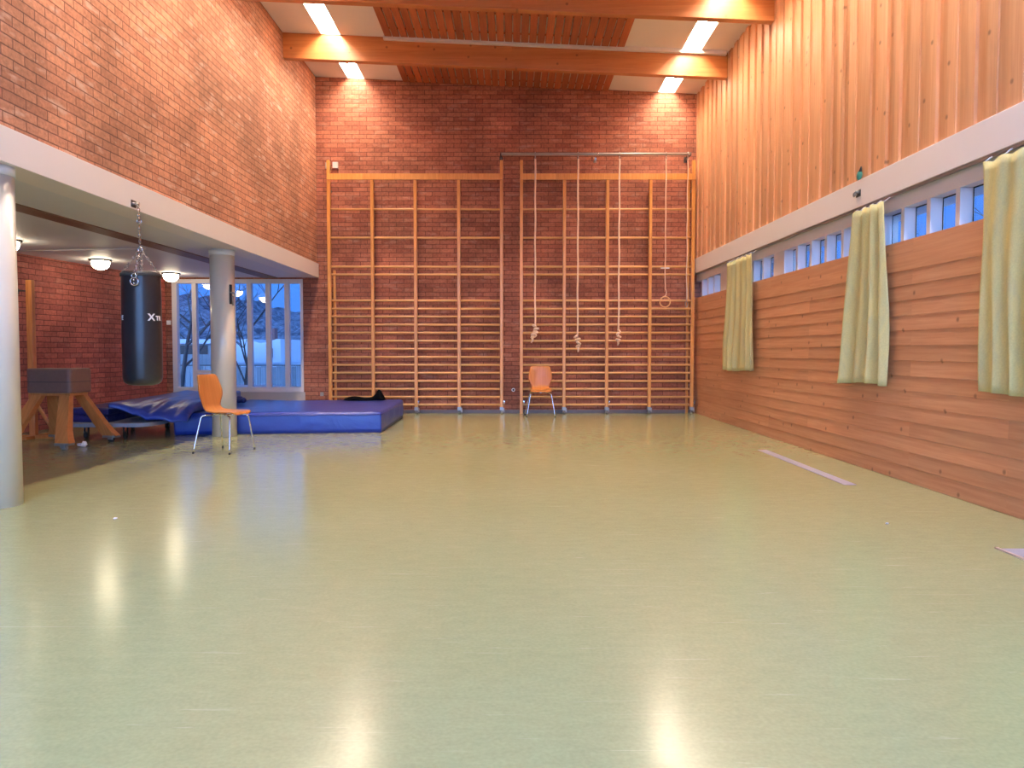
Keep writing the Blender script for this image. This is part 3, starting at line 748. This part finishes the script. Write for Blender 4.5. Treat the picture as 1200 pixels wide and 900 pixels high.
# ------------------------------------------------------------------ vaulting buck
t = thing('vaulting_buck', (-5.29,8.97,0), 'brown leather vaulting buck on splayed orange wooden legs', 'vaulting buck', rz=math.radians(-8))
def rb(x0,x1,y0,y1,z0,z1,r):
    m=MB(); m.prism(rrect(x0,x1,y0,y1,r,5),'z',z0,z1); return m
b = rb(-.285,.285,-.19,.19,.615,.90,.05).build('body', M['leather'], t, bevel=.022)
MB().box(-.25,.25,-.15,.15,.585,.615).build('underframe', M['leg_wood'], t, bevel=.004)
sb = MB(); sb.tube([(-.288,-.10,.64),(-.288,.10,.64)],.004,6); sb.prism(rrect(-.289,.289,-.194,.194,.054,5),'z',.742,.748); sb.build('seam', M['dark_metal'], b)
for sx in (-1,1):
    for sy in (-1,1):
        top = Vector((sx*.17,sy*.11,.60)); ft = Vector((sx*.345,sy*.395,.075))
        m = MB(); secs=[]
        for k in range(9):
            s_=k/8; p = top.lerp(ft,s_); w = .066+.012*s_+.028*max(0,s_-.8)*5*.5; d = .036+.012*s_
            ox = sx*(.02*max(0,s_-.82)*5)
            secs.append([m._v((p.x+ox-w,p.y-d,p.z)),m._v((p.x+ox+w,p.y-d,p.z)),m._v((p.x+ox+w,p.y+d,p.z)),m._v((p.x+ox-w,p.y+d,p.z))])
        for A,B in zip(secs,secs[1:]):
            for q in range(4): m.bm.faces.new([A[q],A[(q+1)%4],B[(q+1)%4],B[q]])
        m.bm.faces.new(secs[0][::-1]); m.bm.faces.new(secs[-1])
        lg = m.build('leg', M['leg_wood'], t, bevel=.006)
        fx, fy = ft.x+sx*.015, ft.y+sy*.005
        s2 = MB(); s2.box(fx-.085,fx+.085,fy-.055,fy+.055,.05,.078); s2.box(fx+.0,fx+.06,fy-.075,fy-.055,.03,.07); s2.build('metal_shoe', M['steel'], lg, bevel=.003)
        s3 = MB(); s3.tube([(fx-.03,fy,.026),(fx+.03,fy,.026)],.026,14); s3.tube([(fx+.02*sx,fy,.0),(fx+.02*sx,fy,.055)],.014,10); s3.build('foot', M['rubber'] if sy>0 else M['galvanised'], lg)

# wooden upright stand behind the buck
SX, SY = -6.01, 9.62
t = thing('jump_stand', (SX,SY,0), 'tall wooden upright stand with braced base behind the vaulting buck', 'stand')
tput(t, MB().box(SX-.037,SX+.037,SY-.035,SY+.035,.04,1.985),'upright',M['leg_wood'],.006)
tput(t, MB().box(SX-.28,SX+.33,SY-.03,SY+.03,0,.045),'base_bar',M['leg_wood'],.004)
tput(t, MB().box(SX-.032,SX+.032,SY-.2,SY+.3,.0,.042),'base_bar',M['leg_wood'],.004)
for dx in (-1,1):
    m = MB(); m.tube([(SX+dx*.03,SY,.46),(SX+dx*.28,SY,.04)],.022,4); tput(t,m,'brace',M['leg_wood'])
m = MB(); m.tube([(SX-.03,SY,1.85),(SX-.2,SY,1.85)],.008,8); m.box(SX-.21,SX-.15,SY-.02,SY+.02,1.81,1.88); tput(t,m,'peg',M['dark_metal'])

# ------------------------------------------------------------------ punching bag
BX, BYY = -3.375, 7.02
t = thing('punching_bag', (BX,BYY,.785), 'black cylindrical punching bag hanging on chains from the white beam', 'punching bag')
R = .168
prof = [(0,0),(.08,.002),(.13,.012),(.157,.035),(R,.075),(R+.002,.4),(R,.8),(R-.002,1.0),(R-.006,1.022),(R-.012,1.03),(R-.03,1.022),(0,1.018)]
tput(t, MB().lathe(prof,(BX,BYY,.785),48),'bag',M['bag_vinyl'])
m = MB()
m.lathe([(R+.003,.985),(R+.006,.99),(R+.006,1.012),(R+.002,1.016)],(BX,BYY,.785),48); tput(t,m,'top_band',M['rubber'])
m = MB()
m.lathe([(0,1.022),(R-.03,1.026),(R-.05,1.034),(0,1.038)],(BX,BYY,.785),32); tput(t,m,'top_lining',plain('bag_top',(.55,.47,.36),.7))
apex = Vector((BX,BYY,2.02))
def chain(m, p, q, ll=.030, r=.0035):
    p=Vector(p); q=Vector(q); d=q-p; n=max(1,int(d.length/(ll*.78))); dn=d.normalized()
    for k in range(n):
        c = p+d*((k+.5)/n); ax = dn.to_track_quat('Z','Y').to_matrix()
        Rk = ax @ Matrix.Rotation(PI/2*(k%2),3,'Z') @ Matrix.Rotation(PI/2,3,'X')
        rings=[]; N_=12
        for i in range(N_):
            a=2*PI*i/N_; cx=math.cos(a)*ll*.28; cy=math.sin(a)*ll*.5; rad=Vector((math.cos(a),math.sin(a),0))
            rings.append([m._v(c+Rk@(Vector((cx,cy,0))+(rad*math.cos(b_*PI/2)+Vector((0,0,1))*math.sin(b_*PI/2))*r)) for b_ in range(4)])
        for i in range(N_):
            A,B=rings[i],rings[(i+1)%N_]
            for b_ in range(4): m.bm.faces.new([A[b_],B[b_],B[(b_+1)%4],A[(b_+1)%4]])
for a in (.5,2.07,3.64,5.21):
    m = MB(); e = (BX+.155*math.cos(a),BYY+.155*math.sin(a),1.80); chain(m,apex,e,.034,.0034)
    m.torus(e,.012,.004,Euler((0,PI/2,a)).to_matrix(),12,6); tput(t,m,'strap_chain',M['steel'])
HX = -3.44
m = MB(); chain(m,apex,(HX+.035,7.06,2.40),.036,.0042); tput(t,m,'chain',M['chrome'])
m = MB(); m.torus((HX+.04,7.06,2.28),.022,.005,Matrix.Rotation(PI/2,3,'X'),18,6); m.torus(tuple(apex),.02,.005,Matrix.Rotation(PI/2,3,'X'),18,6)
tput(t,m,'carabiner',M['chrome'])
m = MB(); chain(m,(BX+.004,BYY-.03,2.0),(BX+.03,BYY-.185,1.77),.034,.0034); m.torus((BX+.032,BYY-.19,1.715),.035,.006,Matrix.Rotation(PI/2,3,'X'),22,8)
m.torus((BX+.032,BYY-.195,1.765),.02,.005,Matrix.Rotation(PI/2,3,'X'),22,8)
m.blob((BX+.03,BYY-.196,1.73),.008,.006,.01); m.blob((BX+.03,BYY-.196,1.70),.008,.006,.01)
tput(t,m,'spare_chain',M['chrome'])
# lettering wrapped round the bag
def wrap_text(txt, size, start_ang, z, Rr, name, mat):
    cu = bpy.data.curves.new(name,'FONT'); cu.body = txt; cu.size = size; cu.extrude = .0; cu.offset = size*.035
    ob = bpy.data.objects.new(name, cu); COL.objects.link(ob)
    dg = bpy.context.evaluated_depsgraph_get(); me = bpy.data.meshes.new_from_object(ob.evaluated_get(dg))
    COL.objects.unlink(ob); bpy.data.objects.remove(ob); bpy.data.curves.remove(cu)
    bm = bmesh.new(); bm.from_mesh(me); bmesh.ops.triangulate(bm, faces=bm.faces)
    bmesh.ops.subdivide_edges(bm, edges=[e for e in bm.edges if e.calc_length()>.012], cuts=2)
    w = max(v.co.x for v in bm.verts)
    r_ = bmesh.ops.extrude_face_region(bm, geom=bm.faces[:]); top=[v for v in r_['geom'] if isinstance(v,bmesh.types.BMVert)]
    for v in top: v.co.z = .002
    for v in bm.verts:
        a = start_ang + v.co.x/Rr; rr = Rr+.0006+v.co.z
        v.co = Vector((BX+rr*math.cos(a), BYY+rr*math.sin(a), z+v.co.y))
    bm.to_mesh(me); bm.free(); me.name = name; me.materials.append(mat)
    o = bpy.data.objects.new(name, me); COL.objects.link(o); return o, w
# camera-facing side of the bag is at angle about -64 degrees
base = math.atan2(-BYY, -BX)
o, w = wrap_text('X', .085, base+math.asin(.30), 1.375, R+.002, 'lettering', M['letter_white']); o.data.transform(Matrix.Translation(-Vector(t.location))); o.parent = t
o, w2 = wrap_text('TR', .056, base+math.asin(.30)+(w+.006)/R, 1.378, R+.002, 'lettering', M['letter_white']); o.data.transform(Matrix.Translation(-Vector(t.location))); o.parent = t
o, w3 = wrap_text('E', .056, base-1.22, 1.38, R+.002, 'lettering', M['letter_white']); o.data.transform(Matrix.Translation(-Vector(t.location))); o.parent = t

# hooks on the beams and on the column
def wall_hook(x, y, z, d, label, tf=0):
    """eye plate sticking out along +-x"""
    t = thing('net_hook', (x,y,z), label, 'hook', 'steel hooks on beams and column')
    MB().box(-.006,0,-.045,.045,-.03,.035).build('back_plate', M['dark_metal'], t, bevel=.002).scale = (1,1,1)
    m = MB(); m.tube([(0,-.028,0),(.03*1,-.028,.0)],.014,10); m.tube([(0,.028,.01),(.035,.028,.01)],.014,10); m.torus((.036,0,-.01),.018,.006,Matrix.Rotation(PI/2,3,'Y'),16,6)
    m.tube([(.03,-.028,0),(.036,0,.008),(.035,.028,.01)],.006,6)
    m.build('eye', M['steel'], t)
    t.rotation_euler = (0,0,0 if d>0 else PI); return t
wall_hook(-3.4595+.006,7.08,2.44,1,'small steel hook on the white beam that holds the punching bag')
wall_hook(rx(3.205,7.33)-.006,7.33,2.585,-1,'small steel hook on the white beam above the middle curtain')
t = thing('net_hook', (-3.60,9.87,1.80), 'dark steel hook plate fixed to the round column', 'hook', 'steel hooks on beams and column')
MB().box(-.012,.012,-.02,.02,-.10,.15).build('back_plate', M['dark_metal'], t, bevel=.003)
m = MB(); m.tube([(0,-.01,.05),(.05,-.01,.04),(.06,-.01,.0),(.02,-.01,-.01)],.013,8); m.tube([(.03,-.01,.0),(.035,-.01,-.12)],.012,8); m.build('eye', M['steel'], t)

t = thing('plastic_clip', (rx(3.205,7.33)+.004,7.33,2.716), 'small green clip with dark tip standing on the right white beam', 'clip')
m = MB(); m.blob((0,.0,.042),.024,.034,.046,Matrix.Rotation(.45,3,'X'),14,10); m.tube([(0,.03,.0),(0,.012,.03)],[.006,.014],8); m.build('body', M['green_plastic'], t)
m = MB(); m.tube([(0,-.018,.072),(0,-.035,.118)],[.017,.004],8); m.build('tip', M['dark_metal'], t)

# ------------------------------------------------------------------ globe lamps of the alcove
pl = None
labs = ['round glowing ceiling lamp beyond the punching bag, close to the tall window','round glowing ceiling lamp in the middle of the alcove, over the brick wall','round ceiling lamp of the alcove half hidden by the near cream column']
for i,(x,y) in enumerate(((-5.70,12.90),(-5.86,11.0),(-5.90,9.05))):
    if pl is None:
        pl = thing('globe_lamp', (x,y,2.40), labs[i], 'ceiling lamp', 'round lamps under the low ceiling')
        MB().lathe([(0,0),(.148,0),(.148,-.018),(.125,-.022),(0,-.022)],n=36).build('base_ring', M['dark_metal'], pl)
        MB().lathe([(.118,-.022),(.122,-.05),(.110,-.09),(.08,-.125),(.036,-.142),(0,-.144)],n=36).build('glass_bowl', M['globe_glow'], pl)
    else:
        c = copy_tree(pl); c.location = (x,y,2.40); c['label'] = labs[i]
t = MB().tube([(-6.50,10.0,2.392),(-5.4,9.86,2.392),(-4.62,9.74,2.392)],.007,8).build('ceiling_cable', M['white_paint']); tag(t,'thin white cable crossing the low ceiling beside the round lamps','cable')

# ------------------------------------------------------------------ curtains
rail = thing('curtain_rail', (rx(3.16,6),6,2.44), 'thin grey curtain rail under the right white beam', 'rail')
o = MB(right).box(3.215,3.24,YF+.1,YB-.03,2.437,2.459).build('track', M['steel']); o.data.transform(Matrix.Translation(-Vector(rail.location))); o.parent = rail
def curtain(y0, y1, yt0, yt1, zb, label, folds, seed, amp=.035):
    yc = (y0+y1)/2; rnd = random.Random(seed); ph = rnd.uniform(0,6)
    t = thing('curtain', (rx(3.15,yc),yc,zb), label, 'curtain', 'yellow green curtains on the right wall')
    nu = folds*14; nv = 26
    def fn(u, v):
        ya = yt0+(yt1-yt0)*u; yb_ = y0+(y1-y0)*u; s_ = v**.8
        y = ya+(yb_-ya)*s_
        a = amp*(.45+.55*v)*(1+.35*math.sin(3.1*u*PI+ph))
        ang = 2*PI*folds*(u+.035*math.sin(5*u+ph)+.012*math.sin(7*v+9*u))
        x = -a*math.sin(ang)*(1 if math.sin(ang)<0 else .75)+.01*math.sin(4*v+ph)
        y += .018*math.cos(ang)*v
        z = 2.405 - v*(2.405-zb) - .022*(1-v)*(math.sin(u*PI*folds)**2) + .012*v*math.sin(6*u+ph)
        return (rx(3.155,y)+x, y, z)
    mb = MB(); mb.grid(fn,nu,nv)
    o = mb.build('cloth', M['curtain']); o.data.transform(Matrix.Translation(-Vector(t.location))); o.parent = t
    md = o.modifiers.new('s','SOLIDIFY'); md.thickness = .004
    h = MB(); n = folds+1
    for k in range(n):
        u = (k+.02)/(n-.96) if n>1 else .5; y = yt0+(yt1-yt0)*min(1,u)
        h.tube([(rx(3.165,y),y,2.40),(rx(3.20,y),y,2.43),(rx(3.225,y),y,2.442)],.005,6)
    o = h.build('hooks', M['letter_white']); o.data.transform(Matrix.Translation(-Vector(t.location))); o.parent = t
curtain(10.15,11.60,10.30,11.45,.825,'narrow yellow green curtain closest to the brick end wall',6,1)
curtain(6.62,7.66,6.75,7.36,.80,'yellow green curtain gathered in deep folds, the middle of the three',4,2,.055)
curtain(3.45,5.31,3.45,5.36,.81,'widest yellow green curtain, cut off by the edge of the photo',9,3,.028)

# ------------------------------------------------------------------ small fittings
t = thing('wall_socket', (.024,YB-.002,.41), 'round white socket on the bricks between the two wall bars', 'socket')
a = MB().lathe([(0,0),(.032,0),(.032,.018),(.024,.022),(.021,.012),(0,.012)],n=24).build('ring', M['letter_white'], t); a.rotation_euler=(PI/2,0,0)
a = MB().lathe([(0,.0125),(.018,.0125),(.018,.02),(0,.02)],n=16).build('plug_face', M['dark_metal'], t); a.rotation_euler=(PI/2,0,0)
o = MB().box(-6.115,-6.045,YB-.025,YB,1.565,1.64).build('light_switch', M['letter_white'], None, bevel=.004, origin=(-6.08,YB,1.6)); tag(o,'small white switch box at the edge of the tall window','switch')
o = MB().box(-3.41,-3.35,YB-.02,YB,.30,.37).build('wall_outlet', M['galvanised'], None, bevel=.004, origin=(-3.38,YB,.33)); tag(o,'small grey outlet low on the bricks beside the tall window','outlet')
o = MB().box(2.73,2.83,6.27,8.50,.0005,.004).build('floor_strip', M['plate'], None, origin=(2.78,7.4,0)); tag(o,'long narrow grey strip on the floor along the wood wall','floor strip')
t = thing('floor_hatch', (2.95,3.5,0), 'grey metal hatch plate in the floor near the widest curtain', 'floor hatch')
tput(t, MB().box(2.71,3.2,2.75,4.22,.0005,.005),'plate',M['plate']); tput(t, MB().box(2.69,2.71,2.75,4.24,.0005,.008),'edge_trim',M['plate_edge'])
mb = MB(); rnd = random.Random(4)
mb.blob((-4.95,8.80,.022),.06,.03,.020,None,9,6,.35,11); mb.blob((-4.92,8.79,.035),.03,.03,.03,None,7,5,.4,13)
o = mb.build('crumpled_paper', M['paper'], None, origin=(-4.95,8.8,0)); tag(o,'crumpled white paper on the floor beside the vaulting buck','paper')
for f_ in o.data.polygons: f_.use_smooth = False
for i,(x,y,s_,l) in enumerate(((-2.604,4.998,.016,'tiny white scrap on the floor in front of the near column'),(2.391,4.85,.012,'tiny white scrap on the floor near the wood wall'))):
    mb = MB(); mb.blob((x,y,.004),s_,s_*.8,.004,None,8,4,.4,20+i); o = mb.build('paper_scrap', M['paper'], None, origin=(x,y,0)); tag(o,l,'paper scrap','paper scraps on the floor')

# ------------------------------------------------------------------ outside (dusk, snow)
def terr(u,v):
    x = -70+120*u; y = YB+.6+75*v
    z = -.35 + .25*math.sin(x*.2)*v
    return (x,y,z)
mb = MB(); mb.grid(terr,30,30); struct(mb.build('ground', M['snow']), 'snow covered ground outside the tall window')
mb = MB(); mb.grid(lambda u,v:(3.9+60*u,-40+100*v,-.4+3*u*u+.3*math.sin(9*v)),20,30); struct(mb.build('ground_side', M['snow']))
mb = MB(); mb.box(-50,50,-60,YF-.6,-.5,-.4); struct(mb.build('ground_rear', M['snow']))
def hill(u,v):
    x = -75+95*u; y = 48+30*v
    h = (6.3+.9*math.sin(x*.13+1)+.5*math.sin(x*.41))*math.sin(min(1,v*1.3)*PI/2)
    return (x,y,-.4+h+.35*math.sin(x*2.3+v*9)*v+.3*math.sin(x*5.1+v*17)*v)
mb = MB(); mb.grid(hill,160,24); struct(mb.build('hill', M['forest']), 'dark wooded hillside beyond the window')
# low house with a snowy roof
t = thing('snowy_house', (-9.9,30,-.35), 'low pale house with snow on its gabled roof, seen through the window', 'house')
tput(t, MB().box(-11.1,-8.75,29,33,-.35,.75),'wall',M['house_wall'])
m = MB()
m.prism([(-11.6,.66),(-11.2,.78),(-10.1,1.52),(-9.85,1.55),(-9.65,1.50),(-9.4,1.40),(-9.15,1.42),(-8.75,1.55),(-8.62,1.55),(-8.6,.66)],'y',28.6,33.4)
tput(t,m,'snowy_roof',M['snow'])
tput(t, MB().box(-8.98,-8.90,28.56,28.6,.85,1.20),'roof_hatch',M['dark_metal'])
tput(t, MB().box(-9.55,-9.38,30.4,30.8,1.1,2.0),'chimney',M['chimney_brick'])
# fence in front
t = thing('board_fence', (-8,22,-.35), 'weathered board fence with snowy top in the garden', 'fence')
m = MB()
for k in range(64):
    x = -12.4+k*.145; m.box(x,x+.125,22,22.03,-.35,.66+.02*math.sin(k*2.1))
tput(t,m,'boards',M['fence_wood']); tput(t, MB().box(-12.4,-3.2,21.97,22.06,.68,.705),'top_rail',M['dark_metal'])
t = thing('garden_shed', (-10.9,24,-.35), 'low garden shed with snow on its flat roof, behind the cream column', 'shed')
tput(t, MB().box(-12.3,-9.4,24,26,-.35,1.30),'wall',M['fence_wood']); tput(t, MB().box(-12.2,-9.5,23.98,24.0,1.0,1.28),'window_strip',M['dark_metal']); tput(t, MB().box(-12.5,-9.2,23.8,26.2,1.33,1.47),'snowy_roof',M['snow'])
# snow piled on the outer sill
o = MB().blob((0,0,0),1.15,.12,.07,None,20,8,.08,5).build('snow_ledge', M['snow']); o.location=(-4.85,YB+.36,WZ0+.02); tag(o,'snow lying on the outer ledge of the tall window','snow',None,'stuff')
MBL = MB().box(-6.1,-3.6,YB+.25,YB+.55,WZ0-.12,WZ0-.02).build('ledge', M['snow']); struct(MBL)
# bare trees
def tree(x, y, h, seed, label, z0=-.4):
    r = random.Random(seed); t = thing('bare_tree', (x,y,z0), label, 'tree', 'bare winter trees outside')
    m = MB()
    def br(p, d, L, rad, lev):
        pts=[p]; q=p.copy(); dd=d.copy(); n=5
        for k in range(n):
            dd = (dd+Vector((r.uniform(-.18,.18),r.uniform(-.18,.18),r.uniform(-.05,.12)))).normalized(); q = q+dd*L/n; pts.append(q.copy())
        m.tube(pts,[rad*(1-.6*k/n) for k in range(n+1)],6 if lev<2 else 4,cap=False)
        if lev < 4:
            for k in range(4 if lev<2 else 3):
                i = r.randint(2,n); a = r.uniform(0,2*PI); nd = (dd*.6+Vector((math.cos(a),math.sin(a),r.uniform(.1,.8)))).normalized()
                br(pts[i],nd,L*r.uniform(.5,.7),rad*.45,lev+1)
    br(Vector((0,0,0)),Vector((0,0,1)),h*.42,h*.011,0)
    m.build('branches', M['bark'], t)
tree(-8.1,18.5,6.5,2,'bare tree standing before the snowy house, seen through the window',-.35)
tree(-11.2,20.5,7.5,5,'bare tree at the brick-wall side of the window view',-.35)
tree(-5.6,16.2,4.5,8,'slim bare tree near the wall bars side of the window view',-.35)
tree(-14,34,9,11,'bare tree far behind the garden shed',-.35)
for i,(x,y) in enumerate(((9,8.5),(10.5,14),(8,19),(13,24))):
    tree(x,y,7.5,30+i,'bare tree outside the high window band',-.4)
mb = MB(); mb.grid(lambda u,v:(32+14*v,-30+110*u,-.4+(3.2+.8*math.sin(u*30))*math.sin(v*PI/2)+.5*math.sin(u*190+v*9)*v),200,14); struct(mb.build('hill_side', M['forest']), 'wooded slope outside the high windows')

# ------------------------------------------------------------------ dusk sky
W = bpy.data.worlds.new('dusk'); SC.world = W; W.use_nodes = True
nt = W.node_tree; nt.nodes.clear()
out = nt.nodes.new('ShaderNodeOutputWorld'); bg = nt.nodes.new('ShaderNodeBackground'); tc = nt.nodes.new('ShaderNodeTexCoord')
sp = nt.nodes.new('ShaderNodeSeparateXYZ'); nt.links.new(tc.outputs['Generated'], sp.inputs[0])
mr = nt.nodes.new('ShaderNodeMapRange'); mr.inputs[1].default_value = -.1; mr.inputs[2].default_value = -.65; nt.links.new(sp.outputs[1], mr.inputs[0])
mx = nt.nodes.new('ShaderNodeMix'); mx.data_type = 'RGBA'; mx.inputs[6].default_value = (.045,.17,.62,1); mx.inputs[7].default_value = (1.4,2.7,5.6,1)  # low glow behind the viewer, added to light the near floor
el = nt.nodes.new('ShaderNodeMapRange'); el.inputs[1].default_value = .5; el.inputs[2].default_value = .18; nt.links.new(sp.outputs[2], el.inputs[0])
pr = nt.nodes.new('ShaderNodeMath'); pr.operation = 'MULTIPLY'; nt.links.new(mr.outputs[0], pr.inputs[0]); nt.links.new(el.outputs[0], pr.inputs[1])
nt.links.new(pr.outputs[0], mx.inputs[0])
cl = nt.nodes.new('ShaderNodeTexNoise'); cl.inputs['Scale'].default_value = 3.0; cl.inputs['Detail'].default_value = 5
nt.links.new(tc.outputs['Generated'], cl.inputs['Vector'])
mr2 = nt.nodes.new('ShaderNodeMapRange'); mr2.inputs[1].default_value=.35; mr2.inputs[2].default_value=.65; mr2.inputs[3].default_value=.75; mr2.inputs[4].default_value=1.3; nt.links.new(cl.outputs[0], mr2.inputs[0])
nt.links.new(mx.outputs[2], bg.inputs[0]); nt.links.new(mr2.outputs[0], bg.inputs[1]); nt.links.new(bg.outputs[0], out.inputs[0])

# ------------------------------------------------------------------ camera
cam = bpy.data.cameras.new('camera'); co = bpy.data.objects.new('camera', cam); COL.objects.link(co)
co.location = (0,0,1.1); co.rotation_euler = (PI/2-math.atan(38.6/900),0,0)
cam.sensor_width = 36; cam.lens = 27; cam.clip_end = 400
SC.camera = co
SC.view_settings.view_transform = 'Standard'; SC.view_settings.look = 'None'; SC.view_settings.gamma = 1; SC.view_settings.use_curve_mapping = False
SC.view_settings.exposure = 0.75
SC.cycles.use_denoising = True
SC.cycles.max_bounces = 8; SC.cycles.diffuse_bounces = 5; SC.cycles.sample_clamp_indirect = 6
